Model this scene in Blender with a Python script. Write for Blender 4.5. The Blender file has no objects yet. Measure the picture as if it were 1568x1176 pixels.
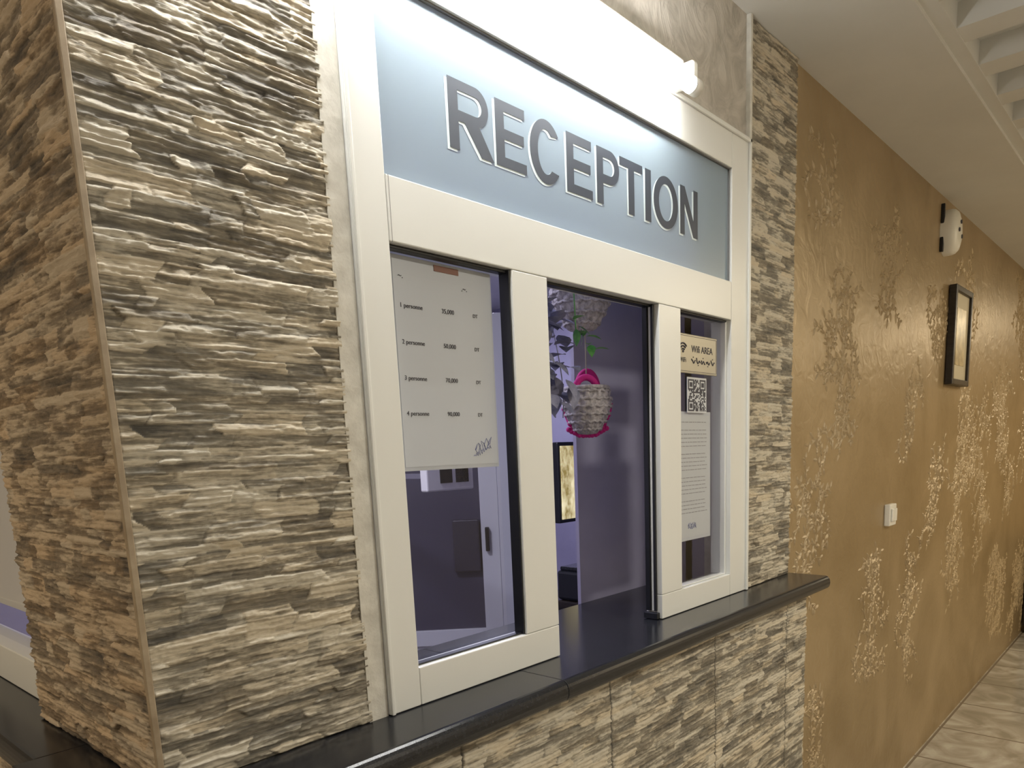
import bpy, bmesh, math, random
import numpy as np
from mathutils import Matrix, Vector
random.seed(7)
S=bpy.context.scene
COL=S.collection
try:
    S.view_settings.view_transform='Standard'
    S.view_settings.look='None'
except Exception: pass

# ------------------------------------------------------------ materials
def mat(name,color=(.5,.5,.5),rough=.5,metal=0.,spec=.5,emit=None,es=0.):
    m=bpy.data.materials.new(name); m.use_nodes=True
    b=m.node_tree.nodes['Principled BSDF']
    b.inputs['Base Color'].default_value=(*color,1)
    b.inputs['Roughness'].default_value=rough
    b.inputs['Metallic'].default_value=metal
    b.inputs['Specular IOR Level'].default_value=spec
    if emit:
        b.inputs['Emission Color'].default_value=(*emit,1)
        b.inputs['Emission Strength'].default_value=es
    return m
def N(m,t,**kw):
    n=m.node_tree.nodes.new(t)
    for k,v in kw.items():
        if k in n.inputs: n.inputs[k].default_value=v
        else: setattr(n,k,v)
    return n
def L(m,a,b): m.node_tree.links.new(a,b)
def coords(m,scale=(1,1,1)):
    tc=N(m,'ShaderNodeTexCoord'); mp=N(m,'ShaderNodeMapping')
    mp.inputs['Scale'].default_value=scale
    L(m,tc.outputs['Object'],mp.inputs['Vector']); return mp.outputs[0]
def ramp(m,fac,stops):
    r=N(m,'ShaderNodeValToRGB')
    e=r.color_ramp.elements
    while len(e)<len(stops): e.new(.5)
    for i,(p,c) in enumerate(stops):
        e[i].position=p; e[i].color=(*c,1)
    L(m,fac,r.inputs[0]); return r.outputs[0]
def noisy(name,c1,c2,scale=(8,8,8),detail=5,rough=.5,bump=0.,metal=0.,spec=.5,lo=.35,hi=.65,ns=1.):
    m=mat(name,c1,rough,metal,spec); b=m.node_tree.nodes['Principled BSDF']
    v=coords(m,scale); n=N(m,'ShaderNodeTexNoise',Scale=ns,Detail=detail,Roughness=.6); L(m,v,n.inputs['Vector'])
    L(m,ramp(m,n.outputs['Fac'],[(lo,c1),(hi,c2)]),b.inputs['Base Color'])
    if bump:
        bp=N(m,'ShaderNodeBump',Strength=bump,Distance=.01); L(m,n.outputs['Fac'],bp.inputs['Height']); L(m,bp.outputs[0],b.inputs['Normal'])
    return m

def stone_mat(name,dark,mid,light,warm,wf=.5):
    m=mat(name,mid,.52,0,.45); b=m.node_tree.nodes['Principled BSDF']
    at=N(m,'ShaderNodeAttribute'); at.attribute_name='tone'
    sp=N(m,'ShaderNodeSeparateColor'); L(m,at.outputs['Color'],sp.inputs[0])
    v=coords(m,(22,22,230)); n=N(m,'ShaderNodeTexNoise',Scale=1.,Detail=8.,Roughness=.7); L(m,v,n.inputs['Vector'])
    v2=coords(m,(10,10,34)); n2=N(m,'ShaderNodeTexNoise',Scale=1.,Detail=4.,Roughness=.6); L(m,v2,n2.inputs['Vector'])
    a=N(m,'ShaderNodeMath',operation='MULTIPLY'); L(m,n.outputs['Fac'],a.inputs[0]); a.inputs[1].default_value=.68
    a2=N(m,'ShaderNodeMath',operation='MULTIPLY_ADD'); L(m,sp.outputs[0],a2.inputs[0]); a2.inputs[1].default_value=.24; L(m,a.outputs[0],a2.inputs[2])
    a3=N(m,'ShaderNodeMath',operation='MULTIPLY_ADD'); L(m,n2.outputs['Fac'],a3.inputs[0]); a3.inputs[1].default_value=.60; L(m,a2.outputs[0],a3.inputs[2])
    a4=N(m,'ShaderNodeMath',operation='MULTIPLY_ADD'); L(m,sp.outputs[2],a4.inputs[0]); a4.inputs[1].default_value=.30; L(m,a3.outputs[0],a4.inputs[2])  # relief height paints crevice shade into the colour: recesses darker, ridges lighter
    c=ramp(m,a4.outputs[0],[(.62,dark),(.86,mid),(1.05,light)])
    mx=N(m,'ShaderNodeMix',data_type='RGBA',blend_type='MIX')
    mu=N(m,'ShaderNodeMath',operation='MULTIPLY'); L(m,sp.outputs[1],mu.inputs[0]); mu.inputs[1].default_value=wf
    L(m,mu.outputs[0],mx.inputs[0]); L(m,c,mx.inputs[6])
    mw=N(m,'ShaderNodeMix',data_type='RGBA',blend_type='MULTIPLY'); mw.inputs[0].default_value=1.
    L(m,c,mw.inputs[6]); mw.inputs[7].default_value=(*warm,1)
    L(m,mw.outputs[2],mx.inputs[7]); L(m,mx.outputs[2],b.inputs['Base Color'])
    bp=N(m,'ShaderNodeBump',Strength=.7,Distance=.003); L(m,n.outputs['Fac'],bp.inputs['Height']); L(m,bp.outputs[0],b.inputs['Normal'])
    return m
M_stone=stone_mat('split_stone',(.080,.076,.068),(.255,.233,.188),(.60,.555,.455),(1.06,.95,.80),.6)
M_stoneW=stone_mat('split_stone_brown',(.070,.060,.050),(.245,.198,.142),(.54,.455,.34),(1.08,.90,.70),.6)
M_core=mat('mortar',(.25,.23,.2),.9)
M_trim=noisy('corner_trim_beige',(.30,.23,.15),(.40,.32,.22),(30,30,30),rough=.5)
M_frame=mat('white_aluminium',(.775,.785,.755),.32)
M_frameS=mat('seam_grey',(.16,.16,.16),.6)
M_plaster=noisy('plaster_white',(.58,.56,.50),(.74,.72,.65),(25,25,25),bump=.25,rough=.8)
M_black=mat('rubber_black',(.008,.009,.012),.4)
M_ledge=noisy('black_granite',(.010,.011,.014),(.024,.026,.031),(160,160,160),rough=.2,lo=.4,hi=.8)
M_int=noisy('lavender_paint',(.37,.35,.48),(.44,.42,.55),(3,3,3),rough=.5)
M_ceil=noisy('ceiling_paint',(.66,.655,.62),(.71,.705,.67),(3,3,3),rough=.6)
M_corr=noisy('cream_paint',(.66,.61,.53),(.72,.67,.59),(2,2,2),rough=.6)
M_tv=noisy('monitor_picture',(.30,.22,.06),(.95,.85,.5),(30,30,18),rough=.3)
b=M_tv.node_tree.nodes['Principled BSDF']
b.inputs['Emission Strength'].default_value=.8
L(M_tv,b.inputs['Base Color'].links[0].from_socket,b.inputs['Emission Color'])
M_paper=mat('paper',(.60,.63,.68),.35)
M_ink=mat('ink',(.05,.05,.07),.6)
M_inkb=mat('ink_blue',(.12,.15,.4),.6)
M_letter=mat('letter_vinyl',(.045,.055,.075),.45)
M_halo=mat('letter_halo_paint',(.66,.75,.79),.3)  # pale colour imitating the glow around the letters
M_white=mat('white_plastic',(.82,.81,.75),.3)
M_plate=mat('sign_plate_champagne',(.46,.43,.35),.35,.3)
M_pink=mat('magenta_yarn',(.60,.02,.24),.8)
M_straw=noisy('silver_straw',(.30,.28,.29),(.62,.58,.59),(120,120,60),rough=.7,bump=.4)
M_leaf=noisy('leaf_green',(.05,.22,.06),(.16,.42,.12),(40,40,40),rough=.45)
M_leafg=noisy('leaf_grey_violet',(.16,.17,.26),(.34,.34,.46),(40,40,40),rough=.6)
M_cord=mat('jute_cord',(.4,.36,.3),.9)
M_wood=noisy('black_wood',(.012,.009,.007),(.03,.022,.016),(10,10,60),rough=.35)
M_sticker=mat('orange_sticker',(.26,.11,.07),.5)
M_tube=mat('tube_light',(1,1,1),.4,emit=(1.,.99,.97),es=62)
M_metal=mat('metal_cap',(.6,.6,.6),.3,.9)
def glass():
    m=bpy.data.materials.new('window_glass'); m.use_nodes=True; nt=m.node_tree; nt.nodes.clear()
    o=N(m,'ShaderNodeOutputMaterial'); mx=N(m,'ShaderNodeMixShader'); t=N(m,'ShaderNodeBsdfTransparent'); g=N(m,'ShaderNodeBsdfGlossy')
    g.inputs['Roughness'].default_value=.02; t.inputs[0].default_value=(.92,.93,.95,1)
    f=N(m,'ShaderNodeLayerWeight'); f.inputs[0].default_value=.5
    p=N(m,'ShaderNodeMath',operation='POWER'); L(m,f.outputs['Facing'],p.inputs[0]); p.inputs[1].default_value=5.
    q=N(m,'ShaderNodeMath',operation='MULTIPLY_ADD'); L(m,p.outputs[0],q.inputs[0]); q.inputs[1].default_value=.9; q.inputs[2].default_value=.05
    L(m,q.outputs[0],mx.inputs[0]); L(m,t.outputs[0],mx.inputs[1]); L(m,g.outputs[0],mx.inputs[2]); L(m,mx.outputs[0],o.inputs[0]); return m
M_glass=glass()
def frosted():
    m=mat('frosted_acrylic',(.38,.475,.51),.3); nt=m.node_tree; b=nt.nodes['Principled BSDF']
    o=nt.nodes['Material Output']; mx=N(m,'ShaderNodeMixShader'); mx.inputs[0].default_value=.35
    t=N(m,'ShaderNodeBsdfTranslucent'); t.inputs[0].default_value=(.52,.55,.82,1)
    L(m,b.outputs[0],mx.inputs[1]); L(m,t.outputs[0],mx.inputs[2]); L(m,mx.outputs[0],o.inputs[0]); return m
M_frost=frosted()

def gold(name,relief=False):
    m=mat(name,(.5,.36,.2),.36,.28,.5); b=m.node_tree.nodes['Principled BSDF']
    if relief: b.inputs['Roughness'].default_value=.42; b.inputs['Metallic'].default_value=.2
    v=coords(m,(1,1,1))
    big=N(m,'ShaderNodeTexNoise',Scale=2.2,Detail=7.,Distortion=1.2); L(m,v,big.inputs['Vector'])
    if relief: base=ramp(m,big.outputs['Fac'],[(.3,(.36,.27,.155)),(.7,(.46,.36,.225))])
    else: base=ramp(m,big.outputs['Fac'],[(.3,(.30,.215,.108)),(.7,(.42,.315,.18))])
    L(m,base,b.inputs['Base Color'])
    gr=N(m,'ShaderNodeTexNoise',Scale=14.,Detail=7.,Distortion=1.5); L(m,v,gr.inputs['Vector'])
    bp=N(m,'ShaderNodeBump',Strength=.45,Distance=.006); L(m,gr.outputs['Fac'],bp.inputs['Height']); L(m,bp.outputs[0],b.inputs['Normal'])
    return m
M_gold=gold('gold_stucco'); M_goldR=gold('gold_relief',True)
M_stucco=noisy('beige_swirl_stucco',(.38,.35,.30),(.56,.52,.46),(9,9,9),detail=3,bump=.6,rough=.45)
M_stucco.node_tree.nodes['Noise Texture'].inputs['Distortion'].default_value=2.5
def floor_mat():
    m=mat('marble_tiles',(.6,.55,.48),.12); b=m.node_tree.nodes['Principled BSDF']
    v=coords(m,(1,1,1)); br=N(m,'ShaderNodeTexBrick',Scale=1.); br.offset=0.
    br.inputs['Brick Width'].default_value=.45; br.inputs['Row Height'].default_value=.45; br.inputs['Mortar Size'].default_value=.006
    br.inputs['Mortar'].default_value=(.18,.15,.12,1)
    L(m,v,br.inputs['Vector'])
    n=N(m,'ShaderNodeTexNoise',Scale=4.,Detail=8.,Distortion=1.8); L(m,v,n.inputs['Vector'])
    c=ramp(m,n.outputs['Fac'],[(.36,(.28,.255,.21)),(.52,(.39,.36,.31)),(.66,(.50,.48,.43))])
    L(m,c,br.inputs['Color1']); L(m,c,br.inputs['Color2']); L(m,br.outputs['Color'],b.inputs['Base Color']); return m
M_floor=floor_mat()

# ------------------------------------------------------------ helpers
def link(o,parent=None):
    COL.objects.link(o)
    if parent: o.parent=parent
    return o
def empty(name,loc=(0,0,0)):
    o=bpy.data.objects.new(name,None); o.location=loc; COL.objects.link(o); bpy.context.view_layer.update(); return o
def mesh_obj(name,verts,faces,m,parent=None,smooth=False):
    me=bpy.data.meshes.new(name); me.from_pydata([tuple(v) for v in verts],[],[tuple(f) for f in faces]); me.update()
    if smooth: me.polygons.foreach_set('use_smooth',[True]*len(me.polygons))
    me.materials.append(m); o=bpy.data.objects.new(name,me); return link(o,parent)
def box(name,x0,x1,y0,y1,z0,z1,m,parent=None,bev=0.,seg=2):
    v=[(x,y,z) for x in (x0,x1) for y in (y0,y1) for z in (z0,z1)]
    f=[(0,1,3,2),(4,6,7,5),(0,4,5,1),(2,3,7,6),(0,2,6,4),(1,5,7,3)]
    o=mesh_obj(name,v,f,m,parent)
    if bev:
        b=o.modifiers.new('bevel','BEVEL'); b.width=bev; b.segments=seg; b.limit_method='ANGLE'
    return o
def multibox(name,boxes,m,parent=None,bev=0.):
    vs=[];fs=[]
    for (x0,x1,y0,y1,z0,z1) in boxes:
        k=len(vs); vs+=[(x,y,z) for x in (x0,x1) for y in (y0,y1) for z in (z0,z1)]
        fs+=[tuple(i+k for i in q) for q in [(0,1,3,2),(4,6,7,5),(0,4,5,1),(2,3,7,6),(0,2,6,4),(1,5,7,3)]]
    o=mesh_obj(name,vs,fs,m,parent)
    if bev:
        b=o.modifiers.new('bevel','BEVEL'); b.width=bev; b.segments=2
    return o
def cyl(name,p0,p1,r,m,parent=None,seg=24,r2=None):
    p0=Vector(p0);p1=Vector(p1); d=p1-p0; bm=bmesh.new()
    bmesh.ops.create_cone(bm,cap_ends=True,segments=seg,radius1=r,radius2=r if r2 is None else r2,depth=d.length)
    q=d.to_track_quat('Z','Y').to_matrix().to_4x4(); bmesh.ops.transform(bm,matrix=Matrix.Translation((p0+p1)/2)@q,verts=bm.verts)
    me=bpy.data.meshes.new(name); bm.to_mesh(me); bm.free(); me.materials.append(m)
    for p in me.polygons: p.use_smooth=len(p.vertices)==4
    return link(bpy.data.objects.new(name,me),parent)
def tube_path(name,pts,r,m,parent=None,cyc=False):
    cu=bpy.data.curves.new(name,'CURVE'); cu.dimensions='3D'; sp=cu.splines.new('POLY'); sp.points.add(len(pts)-1)
    for i,p in enumerate(pts): sp.points[i].co=(*p,1)
    sp.use_cyclic_u=cyc; cu.bevel_depth=r; cu.bevel_resolution=3; cu.materials.append(m)
    return to_mesh(bpy.data.objects.new(name,cu),parent)
def to_mesh(o,parent):
    COL.objects.link(o); dg=bpy.context.evaluated_depsgraph_get(); dg.update()
    me=bpy.data.meshes.new_from_object(o.evaluated_get(dg)); mw=o.matrix_world.copy(); nm=o.name
    mts=[x for x in o.data.materials]
    bpy.data.objects.remove(o); me.transform(mw)
    if not me.materials:
        for x in mts: me.materials.append(x)
    return link(bpy.data.objects.new(nm,me),parent)
def text(name,s,x,y,z,size,m,parent,width=None,align='LEFT'):
    cu=bpy.data.curves.new(name,'FONT'); cu.body=s; cu.size=size; cu.align_x=align; cu.extrude=.0002; cu.materials.append(m)
    o=bpy.data.objects.new(name,cu); o.matrix_world=Matrix.Translation((x,y,z))@Matrix.Rotation(math.pi/2,4,'X')
    return to_mesh(o,parent)
def pane(name,x0,x1,y,z0,z1,m,parent):
    return mesh_obj(name,[(x0,y,z0),(x1,y,z0),(x1,y,z1),(x0,y,z1)],[(0,1,2,3)],m,parent)

def vnoise(u,v,seed):
    rs=np.random.RandomState(seed); T=rs.rand(256,256)
    iu=np.floor(u).astype(int); iv=np.floor(v).astype(int); fu=u-iu; fv=v-iv
    fu=fu*fu*(3-2*fu); fv=fv*fv*(3-2*fv)
    a=T[iu%256,iv%256];b_=T[(iu+1)%256,iv%256];c=T[iu%256,(iv+1)%256];d=T[(iu+1)%256,(iv+1)%256]
    return (a*(1-fu)+b_*fu)*(1-fv)+(c*(1-fu)+d*fu)*fv
def relief(name,Lu,z0,z1,res,seed,origin,udir,ndir,m,parent,amp=.0066,seams=()):
    rs=np.random.RandomState(seed)
    nu=int(Lu/res)+1; nz=int((z1-z0)/(res*.85))+1
    u=np.linspace(0,Lu,nu); z=np.linspace(z0,z1,nz); U,Z=np.meshgrid(u,z,indexing='ij')
    W=Z+.0020*(vnoise(U*8,Z*4,seed+1)-.5)*2+.0010*(vnoise(U*45,Z*60,seed+2)-.5)*2
    c=z0-.03
    edges=[c]
    while c<z1+.04: c+=rs.choice([.008,.010,.012,.014,.017,.022]); edges.append(c)
    edges=np.array(edges); R=np.searchsorted(edges,W)-1; R=np.clip(R,0,len(edges)-2)
    H=np.zeros_like(U);T=np.zeros_like(U);G=np.zeros_like(U)
    for r in range(R.min(),R.max()+1):
        mk=R==r
        if not mk.any(): continue
        e=[-rs.rand()*.12]
        while e[-1]<Lu+.1: e.append(e[-1]+rs.choice([.025,.045,.06,.08,.11,.15])*(.8+.4*rs.rand()))
        e=np.array(e); hh=edges[r+1]-edges[r]; fz=(W[mk]-edges[r])/hh
        uu=U[mk]+.007*(vnoise(U[mk]*20,W[mk]*90,seed+5)-.5)*2
        uu=uu+(fz-.5)*.009*(1 if r%2 else -1)
        i=np.clip(np.searchsorted(e,uu)-1,0,len(e)-2)
        n=len(e); dep=rs.rand(n); tone=rs.rand(n); g=rs.rand(n)**1.5; tl=rs.uniform(-1,1,n); tu=rs.uniform(-1,1,n)
        du=np.minimum(uu-e[i],e[i+1]-uu); fu=(uu-e[i])/(e[i+1]-e[i])
        dz=np.minimum(fz,1-fz)*hh
        gro=np.clip(dz/.0012,0,1)*.55+.45; gro*=np.clip(du/.002,0,1)*.35+.65
        lay=np.floor(3.2*vnoise(U[mk]*11+tone[i]*37,W[mk]*270,seed+7))/3.
        base=.30+.42*dep[i]+.20*tl[i]*(fz-.5)*2+.22*tu[i]*(fu-.5)*2+.48*(lay-.4)
        H[mk]=base*gro; T[mk]=tone[i]; G[mk]=g[i]
    H+= .22*(vnoise(U*22,Z*250,seed+3)-.5)*2+.16*(vnoise(U*80,Z*430,seed+4)-.5)*2+.09*(vnoise(U*260,Z*400,seed+6)-.5)*2
    H=np.where(H<.16,.16+.25*(H-.16),H)
    for s in seams: k=np.abs(U-s)<.0022; H=np.where(k,.02,H); T=np.where(k,0,T)
    H=np.clip(H,.01,1.4); HH=np.clip(H,0,1)
    H=H*amp
    H[0,:]=H[-1,:]=0;H[:,0]=H[:,-1]=-.001
    o=np.array(origin);ud=np.array(udir);nd=np.array(ndir)
    P=o+U[...,None]*ud+H[...,None]*nd; P[...,2]+=Z
    P=P.reshape(-1,3); idx=np.arange(nu*nz).reshape(nu,nz)
    F=np.stack([idx[:-1,:-1],idx[1:,:-1],idx[1:,1:],idx[:-1,1:]],-1).reshape(-1,4)
    me=bpy.data.meshes.new(name); me.vertices.add(len(P)); me.vertices.foreach_set('co',P.astype(np.float32).ravel())
    me.loops.add(F.size); me.loops.foreach_set('vertex_index',F.astype(np.int32).ravel())
    me.polygons.add(len(F)); me.polygons.foreach_set('loop_start',np.arange(0,F.size,4,dtype=np.int32)); me.update(calc_edges=True)
    ca=me.color_attributes.new('tone','FLOAT_COLOR','POINT')
    arr=np.stack([T.ravel(),G.ravel(),HH.ravel(),np.ones(T.size)],-1).astype(np.float32); ca.data.foreach_set('color',arr.ravel())
    me.materials.append(m); me.validate()
    return link(bpy.data.objects.new(name,me),parent)

CZ=2.475
# ------------------------------------------------------------ room shell
box('floor',-2.6,9.2,-2.5,3.2,-.05,0,M_floor)
wf=empty('wall_front')
box('pier_core',.3165,.606,.007,.45,1.10,CZ,M_core,wf)
relief('pier_stone_front',.292,1.10,CZ,.0018,11,(.314,.004,0),(1,0,0),(0,-1,0),M_stone,wf)
relief('pier_stone_side',.445,1.10,CZ,.0022,23,(.314,.45,0),(0,-1,0),(-1,0,0),M_stoneW,wf)
box('pier_corner_trim',.3075,.3150,-.0025,.0045,1.10,CZ,M_trim,wf,.001)
box('wall_over_window',.606,1.80,.006,.12,2.2,CZ,M_stucco,wf)
box('plaster_reveal',.600,.6335,.0,.12,1.10,2.2,M_plaster,wf)
box('plaster_reveal_b',.600,.612,-.001,.01,2.2,CZ,M_plaster,wf)
box('column_core',1.806,2.085,.007,.12,1.10,CZ,M_core,wf)
relief('column_stone',.279,1.10,CZ,.0024,37,(1.806,.004,0),(1,0,0),(0,-1,0),M_stone,wf)
box('column_plaster_edge',1.7955,1.8065,-.006,.12,1.10,CZ,M_plaster,wf,.002)
box('lower_core',.288,2.082,-.049,.12,0,1.06,M_core,wf)
relief('lower_stone_front',1.80,.70,1.06,.0021,51,(.285,-.052,0),(1,0,0),(0,-1,0),M_stone,wf,seams=(.44,.83,1.25,1.66))
relief('lower_stone_front_b',1.80,0,.70,.0045,52,(.285,-.052,0),(1,0,0),(0,-1,0),M_stone,wf,seams=(.44,.83,1.25,1.66))
relief('lower_stone_end',.055,0,1.06,.0034,57,(2.085,-.052,0),(0,1,0),(1,0,0),M_stone,wf)
box('lower_core_side',.288,.36,.12,1.9,0,1.06,M_core,wf)
relief('lower_stone_side',1.95,.5,1.06,.005,61,(.285,1.9,0),(0,-1,0),(-1,0,0),M_stoneW,wf)
gw=empty('wall_corridor')
box('stucco_face',2.087,9.2,.012,.16,0,CZ,M_gold,gw)
rnd=random.Random(21); LV=[];LF=[]
def rleaf(x,z,a,ln,wd,hgt):
    k=len(LV); ca,sa=math.cos(a),math.sin(a)
    P=[(0,0,0),(.3,.42,0),(.68,.38,0),(1,0,0),(.68,-.38,0),(.3,-.42,0),(.3,0,1),(.68,0,.8)]
    for (p,q,h) in P:
        px,pz=p*ln,q*wd
        LV.append((x+px*ca-pz*sa,.0118-h*hgt*.9,z+px*sa+pz*ca))
    LF.extend([tuple(k+i for i in f) for f in [(0,6,1),(1,6,7,2),(2,7,3),(3,7,4),(4,7,6,5),(5,6,0)]])
def stem(x,z,a,n,curv,sc):
    for i in range(n):
        st=.020*sc; nx,nz=x+st*math.cos(a),z+st*math.sin(a)
        if not(2.10<nx<8.9 and .03<nz<CZ-.03): return
        rleaf(x,z,a,st*1.15,.0045*sc,.0022)
        s=1 if i%2 else -1
        rleaf(nx,nz,a+s*rnd.uniform(.5,1.1),rnd.uniform(.022,.042)*sc,rnd.uniform(.009,.017)*sc,.0045)
        if rnd.random()<.4: rleaf(nx,nz,a-s*rnd.uniform(.8,1.5),rnd.uniform(.015,.028)*sc,.010*sc,.0035)
        x,z=nx,nz; a+=curv+rnd.uniform(-.12,.12)
def flower(x,z,r):
    n=rnd.choice([5,6,7]); a0=rnd.random()*6
    for i in range(n): rleaf(x+r*.2*math.cos(a0+i*6.283/n),z+r*.2*math.sin(a0+i*6.283/n),a0+i*6.283/n,r,r*.55,.0055)
def spray(x,z,h,sc=1.,wd=.11):
    n=int(h/.036)
    for j in range(n):
        zz=z+h*(j/(max(1,n))-.5)+rnd.uniform(-.02,.02); xx=x+rnd.uniform(-wd,wd)
        for q in range(2):
            stem(xx,zz,rnd.uniform(0,6.28),rnd.randint(5,10),rnd.choice([-1,1])*rnd.uniform(.12,.42),sc)
        if j%2==0 and 2.15<xx<8.8: flower(xx+rnd.uniform(-.04,.04),min(CZ-.08,max(.08,zz)),rnd.uniform(.022,.036))
    stem(x,z-h/2,1.57,int(h/.02),rnd.uniform(-.03,.03),1.)
for (x,z,h) in [(2.92,2.14,.34),(2.50,1.86,.30),(2.52,1.62,.26),(2.24,1.32,.22),(2.21,1.10,.20),(2.90,.92,.32),(2.88,.68,.22),(3.36,.88,.32),(3.34,.60,.2),(3.28,1.60,.26),(3.62,1.98,.26),(2.38,2.2,.16),(2.3,.48,.36),(3.75,1.25,.36)]:
    spray(x,z,h)
x=4.1
while x<8.7:
    for k in range(3): spray(x+rnd.uniform(-.15,.15),rnd.uniform(.3,2.2),rnd.uniform(.25,.5),1.3,.14)
    x+=.5
mesh_obj('leaf_relief',LV,LF,M_goldR,gw)
box('wall_far',9.0,9.2,-2.5,.012,0,CZ,M_gold)
box('wall_back',-2.6,9.0,-2.6,-2.5,0,CZ+.4,M_corr)
box('wall_left',-2.7,-2.6,-2.5,3.2,0,CZ+.4,M_corr)
box('wall_rear',-2.6,.33,3.1,3.2,0,CZ+.4,M_corr)
ce=empty('ceiling')
box('soffit',-2.6,9.0,-.30,3.2,CZ,CZ+.12,M_ceil,ce)
box('soffit_edge',-2.6,9.0,-.335,-.30,CZ+.012,CZ+.12,M_ceil,ce)
box('outer_slab',-2.6,9.0,-2.5,-1.5,CZ,CZ+.12,M_ceil,ce)
box('recess_top',-2.6,9.0,-2.5,3.2,CZ+.13,CZ+.2,M_ceil,ce)
vs=[];fs=[];x=-2.49
while x<8.7:
    k=len(vs)
    sec=[(x,CZ+.015),(x+.09,CZ+.015),(x+.14,CZ+.065),(x+.25,CZ+.075),(x+.25,CZ+.125),(x,CZ+.125)]
    for y in (-1.5,-.335):
        for (a,c) in sec: vs.append((a,y,c))
    n=6
    fs+=[tuple(k+i for i in (j,(j+1)%n,n+(j+1)%n,n+j)) for j in range(n)]
    fs+=[tuple(k+i for i in range(n))[::-1],tuple(k+n+i for i in range(n))]
    x+=.25
mesh_obj('stepped_bay',vs,fs,M_ceil,ce)

# ------------------------------------------------------------ counter ledge
lg=empty('counter_ledge')
def bull(name,a,b_,along,back,front,m,parent):
    r=.019; zc=1.10-r; sgn=1 if back>front else -1
    prof=[(back,1.10)]+[(front+sgn*(r-r*math.sin(t)*.75),zc+r*math.cos(t)) for t in np.linspace(0,math.pi,12)]+[(back,1.062)]
    vs=[];n=len(prof)
    for q in (a,b_):
        for (p,z) in prof: vs.append((q,p,z) if along=='x' else (p,q,z))
    fs=[(i,(i+1)%n,n+(i+1)%n,n+i) for i in range(n)]+[tuple(range(n))[::-1],tuple(range(n,2*n))]
    o=mesh_obj(name,vs,fs,m,parent); bm=bmesh.new(); bm.from_mesh(o.data); bmesh.ops.recalc_face_normals(bm,faces=bm.faces); bm.to_mesh(o.data); bm.free()
    bv=o.modifiers.new('b','BEVEL'); bv.width=.0012; bv.segments=2; bv.limit_method='ANGLE'; return o
bull('slab_front',.225,.9146,'x',.262,-.122,M_ledge,lg)
bull('slab_front_b',.9154,2.10,'x',.262,-.122,M_ledge,lg)
bull('slab_side',.2625,1.9,'y',.42,.235,M_ledge,lg)

# ------------------------------------------------------------ reception window
w=empty('window_1')
y0,y1=-.006,.05
def fr(n,a,b_,c,d,yy0=y0,yy1=y1,m=M_frame,bv=.0015): return box(n,a+.0003,b_-.0003,yy0,yy1,c+.0003,d-.0003,m,w,bv)
fr('stile_left',.634,.692,1.101,2.2)
fr('stile_left_lip',.634,.641,1.101,2.2,-.010,-.006)
fr('head_rail',.692,1.703,2.115,2.2)
fr('head_lip',.634,1.795,2.190,2.2,-.012,-.006)
fr('stile_right',1.703,1.795,1.101,2.2)
fr('stile_right_lip',1.785,1.795,1.101,2.2,-.012,-.006)
fr('transom',.692,1.703,1.776,1.864)
fr('sash_bottom',.692,1.026,1.101,1.161,y0,.03)
fr('sash_post',.937,1.026,1.161,1.776,y0,.022)
fr('post_right',1.382,1.469,1.156,1.776,y0,.036)
fr('sash_bottom_right',1.382,1.703,1.101,1.156,y0,.036)
fr('bead_left_top',.692,.937,1.7705,1.776,.004,.02,M_black)
fr('bead_left_right',.9335,.937,1.161,1.776,-.002,.0215,M_black)
fr('bead_left_bottom',.692,.937,1.161,1.164,.004,.018,M_black)
fr('bead_right_top',1.469,1.698,1.771,1.776,.004,.02,M_black)
fr('bead_right_right',1.696,1.703,1.156,1.776,.006,.045)
fr('bead_right_bottom',1.469,1.698,1.156,1.159,.004,.02,M_frame)
fr('panel_bead_top',.692,1.703,2.1125,2.115,-.001,.01,M_frameS)
fr('panel_bead_right',1.7005,1.703,1.864,2.115,-.001,.01,M_frameS)
fr('seam_v',.6965,.6975,1.776,1.864,-.0064,-.005,M_frameS,0)
fr('track_a',1.376,1.382,1.118,1.776,.006,.013,M_black)
fr('track_mid',1.379,1.382,1.118,1.776,.014,.020,M_frame)
fr('track_b',1.376,1.382,1.118,1.776,.021,.034,M_black)
fr('track_foot',1.370,1.382,1.101,1.116,.0,.036,M_black)
fr('track_head',1.026,1.382,1.771,1.776,.012,.03,M_black)
pane('glass_left',.692,.936,.019,1.162,1.775,M_glass,w)
pane('glass_right',1.469,1.702,.019,1.157,1.775,M_glass,w)

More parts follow.
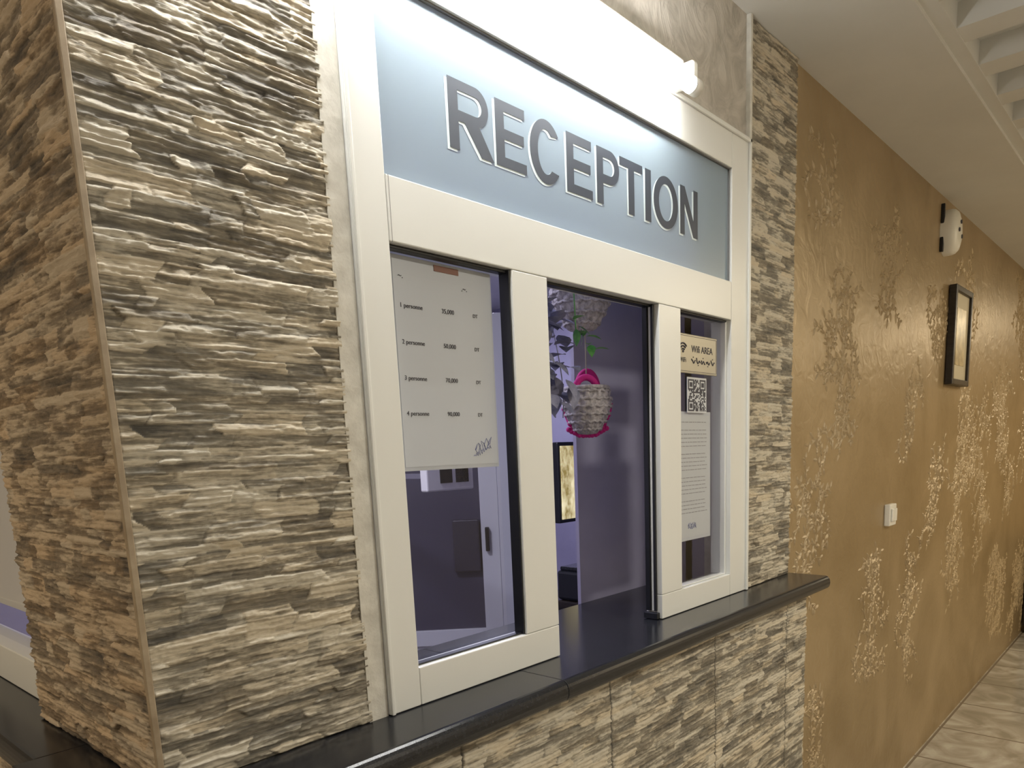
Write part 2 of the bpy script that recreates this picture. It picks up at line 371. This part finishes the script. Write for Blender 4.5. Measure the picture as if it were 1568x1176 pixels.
sg=empty('reception_sign')
box('frosted_panel',.692,1.703,.004,.009,1.864,2.115,M_frost,sg)
def arc(cx,cy,rx,ry,a0,a1,n=20):
    return [(cx+rx*math.cos(math.radians(a0+(a1-a0)*i/n)),cy+ry*math.sin(math.radians(a0+(a1-a0)*i/n))) for i in range(n+1)]
def glyph(ch,wd):
    s=.2; t=.155
    if ch=='E': return [[(0,0),(wd,0),(wd,t),(s,t),(s,.43),(wd*.93,.43),(wd*.93,.43+t),(s,.43+t),(s,1-t),(wd*.97,1-t),(wd*.97,1),(0,1)]]
    if ch=='T': return [[(wd/2-s/2,0),(wd/2+s/2,0),(wd/2+s/2,1-t),(wd,1-t),(wd,1),(0,1),(0,1-t),(wd/2-s/2,1-t)]]
    if ch=='I': return [[(0,0),(wd,0),(wd,1),(0,1)]]
    if ch=='N': return [[(0,0),(s*.92,0),(s*.92,.66),(wd-s*.95,0),(wd,0),(wd,1),(wd-s*.92,1),(wd-s*.92,.34),(s*.95,1),(0,1)]]
    if ch=='P':
        r=.305; o=[(0,0),(s,0),(s,1-2*r)]+arc(wd-r,1-r,r,r,-90,90)+[(0,1)]
        ri=r-t; return [o,[(s,1-2*r+t)]+arc(wd-r,1-r,ri*1.0,ri,-90,90)+[(s,1-t)]]
    if ch=='R':
        r=.285; wb=wd*.93; o=[(0,0),(s,0),(s,.42),(wd*.36,.42),(wd-s*1.22,0),(wd+.03,0),(wd*.70,.44)]+arc(wb-r,1-r,r,r,-70,90)+[(0,1)]
        ri=r-t+.01; return [o,[(s,1-r-ri)]+arc(wb-r,1-r,ri,ri,-90,90)+[(s,1-r+ri)]]
    if ch=='O': return [arc(wd/2,.5,wd/2,.52,0,360,48)[:-1],arc(wd/2,.5,wd/2-s,.52-t,0,360,48)[:-1]]
    if ch=='C':
        a=42; return [arc(wd/2,.5,wd/2,.52,a-6,360-a+6,40)+arc(wd/2,.5,wd/2-s,.52-t,360-a-8,a+8,40)]
spans=[('R',.825,.915),('E',.924,.995),('C',1.005,1.087),('E',1.101,1.175),('P',1.189,1.260),('T',1.262,1.340),('I',1.350,1.371),('O',1.381,1.475),('N',1.485,1.559)]
def word(prefix,dx,dz,y,m,ext):
    for i,(ch,a,b_) in enumerate(spans):
        hgt=.098; cu=bpy.data.curves.new('g','CURVE'); cu.dimensions='2D'; cu.fill_mode='BOTH'; cu.extrude=ext
        wd=(b_-a)/hgt
        for lp in glyph(ch,wd):
            sp=cu.splines.new('POLY'); sp.points.add(len(lp)-1); sp.use_cyclic_u=True
            for k,p in enumerate(lp): sp.points[k].co=(p[0]*hgt,p[1]*hgt,0,1)
        cu.materials.append(m); o=bpy.data.objects.new('%s_%s_%d'%(prefix,ch.lower(),i),cu)
        o.matrix_world=Matrix.Translation((a+dx,y,1.934+dz))@Matrix.Rotation(math.pi/2,4,'X'); to_mesh(o,sg)
word('edge',-.005,-.0035,.0037,M_halo,.0002)  # offset pale letter copies paint a glow and reflection on the panel
word('letter',0,0,.0032,M_letter,.0002)

tl=empty('fluorescent_tube_lamp')
TZ=2.186
cyl('tube',(.27,-.060,TZ),(1.420,-.060,TZ),.0150,M_tube,tl)
cyl('cap_right',(1.420,-.060,TZ),(1.444,-.060,TZ),.0160,M_white,tl)
cyl('cap_left',(.247,-.060,TZ),(.27,-.060,TZ),.0160,M_white,tl)
box('batten',.24,1.44,-.036,.006,2.212,2.245,M_white,tl,.004)
box('holder_right',1.428,1.450,-.062,.006,2.192,2.235,M_white,tl,.005)
box('holder_left',.240,.262,-.062,.006,2.192,2.235,M_white,tl,.005)
cyl('pin',(1.444,-.060,TZ),(1.456,-.060,TZ),.006,M_metal,tl)

# ------------------------------------------------------------ notices
n1=empty('price_notice')
box('sleeve',.694,.917,.0242,.0250,1.458,1.770,M_paper,n1)
box('sheet',.716,.913,.0234,.0241,1.464,1.764,mat('sheet_white',(.66,.69,.73),.3),n1)
box('tape',.795,.845,.0225,.0233,1.757,1.766,M_sticker,n1)
multibox('binder_holes',[(.698,.704,.0232,.0241,1.740-i*.021,1.748-i*.021) for i in range(13)],M_inkb,n1)
yy=.0228
for i,(a,c) in enumerate([('1 personne','35,000'),('2 personne','50,000'),('3 personne','70,000'),('4 personne','90,000')]):
    z=1.697-i*.052
    text('row_%d'%i,a,.725,yy,z,.0095,M_ink,n1); text('price_%d'%i,c,.806,yy,z,.0095,M_ink,n1)
    text('unit_%d'%i,'DT',.872,yy,z,.008,M_ink,n1)
text('head_a','~.',.725,yy,1.738,.012,M_ink,n1); text('head_b','.~.',.85,yy,1.735,.012,M_ink,n1)
tube_path('signature',[(.862+.0022*i+.004*math.sin(i*2.1),yy,1.487+.009*math.sin(i*1.7)+.0008*i) for i in range(18)],.0004,M_inkb,n1)
tube_path('signature_b',[(.858+.0024*i,yy,1.477+.004*math.sin(i*2.9)+.0009*i) for i in range(18)],.0004,M_inkb,n1)

n2=empty('rules_notice')
box('sleeve',1.470,1.655,.0242,.0250,1.258,1.560,M_paper,n2)
box('sheet',1.482,1.648,.0234,.0241,1.266,1.552,mat('sheet_white_b',(.64,.67,.70),.35),n2)
random.seed(3); ln=[]
for i in range(24):
    z=1.535-i*.0092
    if i in (1,7,13,19): continue
    x=1.492
    while x<1.632:
        q=random.uniform(.006,.02)
        if x+q<1.638: ln.append((x,x+q,.0230,.0233,z,z+.0016))
        x+=q+.003
multibox('text_lines',ln,mat('ink_grey',(.32,.32,.35),.6),n2)
multibox('binder_holes',[(1.4735,1.477,.0232,.0241,1.54-i*.016,1.545-i*.016) for i in range(17)],M_inkb,n2)
tube_path('signature',[(1.545+.0022*i+.003*math.sin(i*2.1),yy,1.292+.008*math.sin(i*1.9)) for i in range(18)],.0005,M_inkb,n2)

n3=empty('wifi_sign')
box('plate',1.480,1.666,.0120,.0165,1.644,1.731,M_plate,n3,.003)
text('line_1','Wifi AREA',1.545,.0115,1.692,.022,M_ink,n3)
text('line_2','WiFi',1.492,.0115,1.668,.015,M_ink,n3)
for k in range(5):
    x0=1.545+.0225*k
    tube_path('script_%d'%k,[(x0+.0019*i,.0115,1.671+.0035*math.sin(i*.9+k*1.7)+(.006 if i==0 else 0)) for i in range(10)],.0011,M_ink,n3)
    cyl('script_dot_%d'%k,(x0+.008,.0110,1.664 if k%2 else 1.681),(x0+.008,.0119,1.664 if k%2 else 1.681),.0013,M_ink,n3)
for k,rr in enumerate((.007,.013,.019)):
    tube_path('arc_%d'%k,[(1.508+rr*math.cos(t),.0115,1.690+rr*math.sin(t)) for t in np.linspace(math.radians(42),math.radians(138),12)],.0016,M_ink,n3)
cyl('dot',(1.508,.0105,1.691),(1.508,.012,1.691),.0028,M_ink,n3)
tube_path('border',[(1.485,.0118,1.649),(1.661,.0118,1.649),(1.661,.0118,1.726),(1.485,.0118,1.726)],.0006,M_ink,n3,True)

n4=empty('qr_code_sticker')
box('label',1.533,1.622,.0165,.0177,1.557,1.637,M_paper,n4)
random.seed(5); q=[];nq=21;cs=.080/nq
def finder(i,j):
    for (a,b_) in ((0,0),(14,0),(0,14)):
        if a<=i<a+7 and b_<=j<b_+7:
            k=max(abs(i-a-3),abs(j-b_-3)); return k==3 or k<=1
    return None
for i in range(nq):
    for j in range(nq):
        fl=finder(i,j); on=fl if fl is not None else random.random()<.5
        if on: q.append((1.537+i*cs,1.537+(i+1)*cs,.0159,.0165,1.6325-(j+1)*cs*.9,1.6325-j*cs*.9))
multibox('modules',q,M_ink,n4)

# ------------------------------------------------------------ reception interior
ri=empty('wall_interior')
box('partition',1.43,3.2,.264,.274,0,CZ,M_int,ri)
box('wall_back_room',.36,3.9,3.0,3.1,0,CZ,M_int,ri)
box('wall_right_room',3.9,4.0,.16,3.1,0,CZ,M_int,ri)
box('lining_front',1.80,3.9,.16,.18,0,CZ,M_int,ri)
box('jamb_inside',1.80,1.84,.12,.264,1.10,CZ,M_int,ri)
box('room_floor',.42,3.9,.34,3.0,0,.004,mat('int_floor',(.14,.13,.2),.4),ri)

cw=empty('window_2')
for nm,a in dict(jamb_near=(.335,.39,.451,.515,1.101,CZ),jamb_far=(.335,.39,1.80,1.86,1.101,CZ),sill=(.335,.39,.515,1.80,1.101,1.168),head=(.335,.39,.515,1.80,2.1,2.2),mull=(.335,.39,1.1,1.16,1.168,2.1)).items():
    box(nm,*a,M_frame,cw,.002)
mesh_obj('glass',[(.36,.515,1.168),(.36,1.80,1.168),(.36,1.80,2.1),(.36,.515,2.1)],[(3,2,1,0)],M_glass,cw)
box('upper_infill',.335,.39,.515,1.80,2.2,CZ,M_plaster,cw)
box('wall_side_rear',.335,.42,1.86,3.0,0,CZ,M_corr)
bl=empty('roller_blind')
box('fabric',.402,.404,.52,1.78,1.22,2.12,mat('blind_fabric',(.78,.77,.76),.8),bl)
cyl('roller',(.403,.51,2.13),(.403,1.79,2.13),.016,M_white,bl)
box('hem_bar',.398,.408,.52,1.78,1.208,1.222,M_white,bl,.002)

d0=Vector((2.28,2.10,0)); d1=Vector((2.60,1.77,0)); ang=math.atan2(d1.y-d0.y,d1.x-d0.x); Wd=(d1-d0).length
dr=bpy.data.objects.new('door_1',None); COL.objects.link(dr); dr.location=(2.28-.42*math.cos(ang)*.35,2.10-.42*math.sin(ang)*.35,0); dr.rotation_euler=(0,0,ang)
Wd+=.10
for nm,a in dict(stile_a=(0,.06,0,.045,.02,2.1),stile_b=(Wd,Wd+.09,0,.045,.02,2.1),jamb=(Wd+.092,Wd+.25,-.01,.05,.02,2.14),rail_bottom=(.06,Wd,0,.045,.52,.60),rail_top=(.06,Wd,0,.045,2.02,2.1),kick=(.06,Wd,.015,.03,.02,.52)).items():
    box(nm,*a,M_frame,dr,.002)
box('dark_glass',.06,Wd,.018,.026,.60,2.02,mat('dark_glass',(.09,.085,.12),.15),dr)
box('lock_case',Wd-.14,Wd-.01,-.02,.016,.90,1.16,mat('lock_grey',(.05,.045,.06),.4),dr,.005)
box('handle',Wd+.02,Wd+.040,-.03,0,1.0,1.12,M_black,dr,.004)
el=empty('wall_intercom')
box('body',1.82,2.06,1.30,1.34,1.345,1.455,M_white,el,.006)
box('screen',1.885,1.945,1.296,1.30,1.375,1.43,M_black,el)
box('keys',1.965,2.03,1.296,1.30,1.375,1.43,M_ledge,el)
box('bracket',1.95,1.97,1.34,3.0,1.39,1.41,M_metal,el)

tv=empty('computer_monitor')
box('housing',2.255,2.72,1.02,1.05,1.195,1.515,M_black,tv,.005)
box('picture',2.268,2.707,1.016,1.02,1.21,1.50,M_tv,tv)
box('neck',2.46,2.52,1.05,1.07,.91,1.3,M_black,tv)
box('base',2.40,2.62,.98,1.11,.903,.915,M_black,tv,.004)
dk=empty('reception_desk')
box('top',2.17,3.0,.75,1.13,.87,.902,M_wood,dk,.004)
for i,(a,b_) in enumerate(((2.3,.78),(2.94,.78),(2.3,1.07),(2.94,1.07))): box('leg_%d'%i,a,a+.04,b_,b_+.04,.004,.87,M_wood,dk)
pr=empty('desk_printer')
box('body',2.18,2.38,.84,.985,.903,1.02,M_black,pr,.012); box('lid',2.19,2.37,.85,.975,1.02,1.035,M_ledge,pr,.004)
box('paper_tray',2.20,2.36,.80,.84,.925,.935,M_ledge,pr,.002)

# ------------------------------------------------------------ baskets & plant
SX,SY=.645,-.764
def basket(cx,cy,cz,R,Hh,pink=True):
    e=empty('straw_basket')
    vs=[];fs=[];nu=96;nv=40
    def prof(t): return R*(math.sin(min(1,.10+t*1.05)*math.pi/2*.98)**.6)*(1-.16*max(0,t-.6)/.4)
    for j in range(nv):
        t=j/(nv-1); rr=prof(t)
        for i in range(nu):
            a=2*math.pi*i/nu; bump=.05*R*math.sin(i*math.pi/4+(j//4%2)*math.pi)*abs(math.sin(math.pi*j/4))
            r=max(.002,rr+bump) if j>0 else .001
            vs.append((cx+r*math.cos(a),cy+r*math.sin(a),cz-Hh/2+Hh*t))
    for j in range(nv-1):
        for i in range(nu): fs.append((j*nu+i,j*nu+(i+1)%nu,(j+1)*nu+(i+1)%nu,(j+1)*nu+i))
    o=mesh_obj('woven_body',vs,fs,M_straw,e,True); sd=o.modifiers.new('s','SOLIDIFY'); sd.thickness=.003
    for j in range(6):
        t=.12+.16*j; rr=prof(t)+.001
        tube_path('braid_%d'%j,[(cx+(rr+.0014*math.sin(k*1.9))*math.cos(k*2*math.pi/60),cy+(rr+.0014*math.sin(k*1.9))*math.sin(k*2*math.pi/60),cz-Hh/2+Hh*t+.0018*math.cos(k*1.9)) for k in range(60)],.0030,M_straw,e,True)
    if pink:
        rnd=random.Random(4); bm=bmesh.new()
        for k in range(60):
            f=k/59; t=abs(2*f-1)*.62; s=(1 if f>.5 else -1)*(prof(max(t,.02))*(.97 if t>.06 else .88)) ; z=cz-Hh/2+Hh*t-(.003 if t<.15 else 0)
            r=rnd.uniform(.0038,.0065)
            for kk in range(2):
                bmesh.ops.create_icosphere(bm,subdivisions=2,radius=r,matrix=Matrix.Translation((cx+s*SX+(.010-.012*kk)*.76+rnd.uniform(-.002,.002),cy+s*SY+(.010-.012*kk)*.64,z+rnd.uniform(-.002,.002))))
        for k in range(14):
            s=R*.75*(2*k/13-1)
            bmesh.ops.create_icosphere(bm,subdivisions=2,radius=rnd.uniform(.0045,.0068),matrix=Matrix.Translation((cx+s*SX,cy+s*SY,cz-Hh/2+.016*(s/R)**2*1.6-.001)))
        me=bpy.data.meshes.new('yarn_fringe'); bm.to_mesh(me); bm.free(); me.materials.append(M_pink); link(bpy.data.objects.new('yarn_fringe',me),e)
        for s_ in (-1,1):
            ox,oy=s_*.76*R*.45,s_*.64*R*.45
            tube_path('handle_%d'%(s_+1),[(cx+ox+.025*math.cos(t)*SX+.004*s_,cy+oy+.025*math.cos(t)*SY,cz+Hh*.40+(.050 if s_>0 else .032)*math.sin(t)) for t in np.linspace(0,math.pi,20)],.0075,M_pink,e)
    tube_path('rim',[(cx+prof(1)*math.cos(t),cy+prof(1)*math.sin(t),cz+Hh*.5) for t in np.linspace(0,2*math.pi,40)[:-1]],.0045,M_straw,e,True)
    tube_path('hanging_cord',[(cx,cy,cz+Hh*.42+(.04 if pink else -.02)),(cx,cy,(cz+.176 if pink else CZ))],.0013,M_cord,e)
    return e
basket(1.368,.18,1.566,.058,.104)
basket(1.357,.18,1.805,.072,.13,False)
def leaf(bmv,base,dirv,up,ln_,wd):
    d=Vector(dirv).normalized(); s=d.cross(Vector(up)).normalized(); n=s.cross(d)
    k=len(bmv[0]); prof=[(0,.0),(.15,.55),(.35,.95),(.55,.9),(.8,.5),(1,0)]
    for t,wf_ in prof:
        c=Vector(base)+d*ln_*t-n*ln_*.25*t*t
        bmv[0].append(c+s*wd*wf_/2+n*wd*.12*wf_); bmv[0].append(c); bmv[0].append(c-s*wd*wf_/2+n*wd*.12*wf_)
    for i in range(len(prof)-1):
        a=k+i*3; bmv[1].append((a,a+1,a+4,a+3)); bmv[1].append((a+1,a+2,a+5,a+4))
pl=empty('trailing_houseplant')
rnd=random.Random(9)
gv=([],[])
for i in range(9):
    leaf(gv,(1.195+.008*i,.075,1.735-.006*i+rnd.uniform(-.01,.01)),(rnd.uniform(-.6,.9),rnd.uniform(-.6,.1),rnd.uniform(-.7,.3)),(0,0,1),.034,.019)
mesh_obj('green_leaves',gv[0],gv[1],M_leaf,pl,True)
vv=([],[])
for i in range(60):
    leaf(vv,(1.15+rnd.uniform(0,.11),.13+rnd.uniform(0,.07),1.58+rnd.uniform(0,.19)),(rnd.uniform(-1,.2),rnd.uniform(-1,.2),rnd.uniform(-.6,.8)),(0,0,1),.05,.034)
mesh_obj('dusty_leaves',vv[0],vv[1],M_leafg,pl,True)
for i in range(6):
    x0=1.14+.020*i; tube_path('stem_%d'%i,[(x0+.015*math.sin(t*3+i),.165+.01*math.cos(t*4),1.85-.3*t) for t in np.linspace(0,1,12)],.0013,M_leafg,pl)
tube_path('vine',[(1.18+.03*t,.080,CZ-(CZ-1.70)*t) for t in np.linspace(0,1,8)],.0014,M_leaf,pl)

# ------------------------------------------------------------ corridor wall fittings
sw=empty('light_switch')
box('plate',3.0,3.082,-.010,.012,1.148,1.232,M_white,sw,.004); box('rocker_a',3.012,3.039,-.017,-.010,1.165,1.215,M_white,sw,.003); box('rocker_b',3.043,3.070,-.017,-.010,1.165,1.215,M_white,sw,.003)
pf=empty('picture_frame')
fx0,fx1,fz0,fz1=3.79,4.11,1.715,2.145; q=.026
multibox('moulding',[(fx0,fx0+q,-.022,.010,fz0,fz1),(fx1-q,fx1,-.022,.010,fz0,fz1),(fx0+q,fx1-q,-.022,.010,fz0,fz0+q),(fx0+q,fx1-q,-.022,.010,fz1-q,fz1)],M_wood,pf,.003)
box('mat_board',fx0+q,fx1-q,-.010,.008,fz0+q,fz1-q,mat('mat_board',(.55,.49,.35),.5),pf)
box('print',fx0+.075,fx1-.075,-.012,-.010,fz0+.09,fz1-.09,noisy('print',(.34,.26,.12),(.72,.6,.36),(20,20,20),rough=.3),pf)
al=empty('wall_alarm_siren')
box('back_plate',3.598,3.612,-.002,.012,2.25,2.44,M_black,al,.002)
def dome(name,cx,cz,y0_,R,Dp,m,par):
    vs=[];fs=[];nu=48;prof=[(1,0),(1,.45),(.96,.65),(.85,.82),(.6,.93),(.3,.98),(.02,1)]
    for r,d in prof:
        for i in range(nu): a=2*math.pi*i/nu; vs.append((cx+R*.82*r*math.cos(a),y0_-Dp*d,cz+R*r*math.sin(a)))
    for j in range(len(prof)-1):
        for i in range(nu): fs.append((j*nu+i,(j+1)*nu+i,(j+1)*nu+(i+1)%nu,j*nu+(i+1)%nu))
    return mesh_obj(name,vs,fs,m,par,True)
dome('housing',3.670,2.335,.012,.092,.064,M_white,al)
for i,(a,b_) in enumerate(((.0,.035),(.02,-.02),(-.025,0))): cyl('vent_%d'%i,(3.670+a,-.054,2.335+b_),(3.670+a,-.0505,2.335+b_),.008,M_ink,al)
cb=empty('console_cabinet')
box('body',6.40,6.95,-.36,.003,.06,.70,M_wood,cb,.004); box('top',6.37,6.98,-.39,.003,.70,.725,M_wood,cb,.004)
for i,(a,b_) in enumerate(((6.42,-.34),(6.88,-.34),(6.42,-.06),(6.88,-.06))): box('foot_%d'%i,a,a+.05,b_,b_+.05,0,.06,M_wood,cb)
box('drawer',6.394,6.40,-.33,-.03,.42,.66,M_wood,cb,.003)

# ------------------------------------------------------------ lights
def area(name,loc,size,power,color,rot=(0,0,0),sy=None):
    l=bpy.data.lights.new(name,'AREA'); l.energy=power; l.color=color; l.size=size
    if sy: l.shape='RECTANGLE'; l.size_y=sy
    o=bpy.data.objects.new(name,l); o.location=loc; o.rotation_euler=rot; COL.objects.link(o); return o
area('corridor_ceiling_light',(4.6,-1.9,2.46),.5,38,(1,.86,.62))
area('corridor_ceiling_light.001',(7.5,-1.2,2.46),.5,34,(1,.83,.56))
area('lobby_ceiling_light',(1.6,-1.9,2.46),.5,30,(1,.94,.82))
area('lobby_ceiling_light.001',(-1.3,.6,2.46),.4,24,(1,.83,.62))
area('reception_ceiling_light',(1.0,1.2,2.44),.35,24,(.77,.75,1))
area('reception_ceiling_light.001',(2.9,2.2,2.44),.35,18,(.78,.77,1))
wld=bpy.data.worlds.new('World'); S.world=wld; wld.use_nodes=True
wld.node_tree.nodes['Background'].inputs[0].default_value=(.9,.85,.75,1); wld.node_tree.nodes['Background'].inputs[1].default_value=.15

# ------------------------------------------------------------ camera
cd=bpy.data.cameras.new('camera'); cam=bpy.data.objects.new('camera',cd); COL.objects.link(cam)
R=np.array([[0.6490952466391289,-0.7598551342380655,-0.035993551679994025],[-0.15350225427276695,-0.08449093412580408,-0.9845295018351293],[0.7450586679743199,0.6445785111393341,-0.17148213975143814]])
mw=Matrix.Identity(4)
for i in range(3):
    mw[i][0]=R[0][i]; mw[i][1]=-R[1][i]; mw[i][2]=-R[2][i]
mw[0][3],mw[1][3],mw[2][3]=0,-.8822,1.48
cam.matrix_world=mw
cd.sensor_width=36; cd.lens=1134.1/1568*36; cd.shift_x=(784-846.95)/1568; cd.shift_y=(888.66-588)/1568; cd.clip_start=.02
S.camera=cam
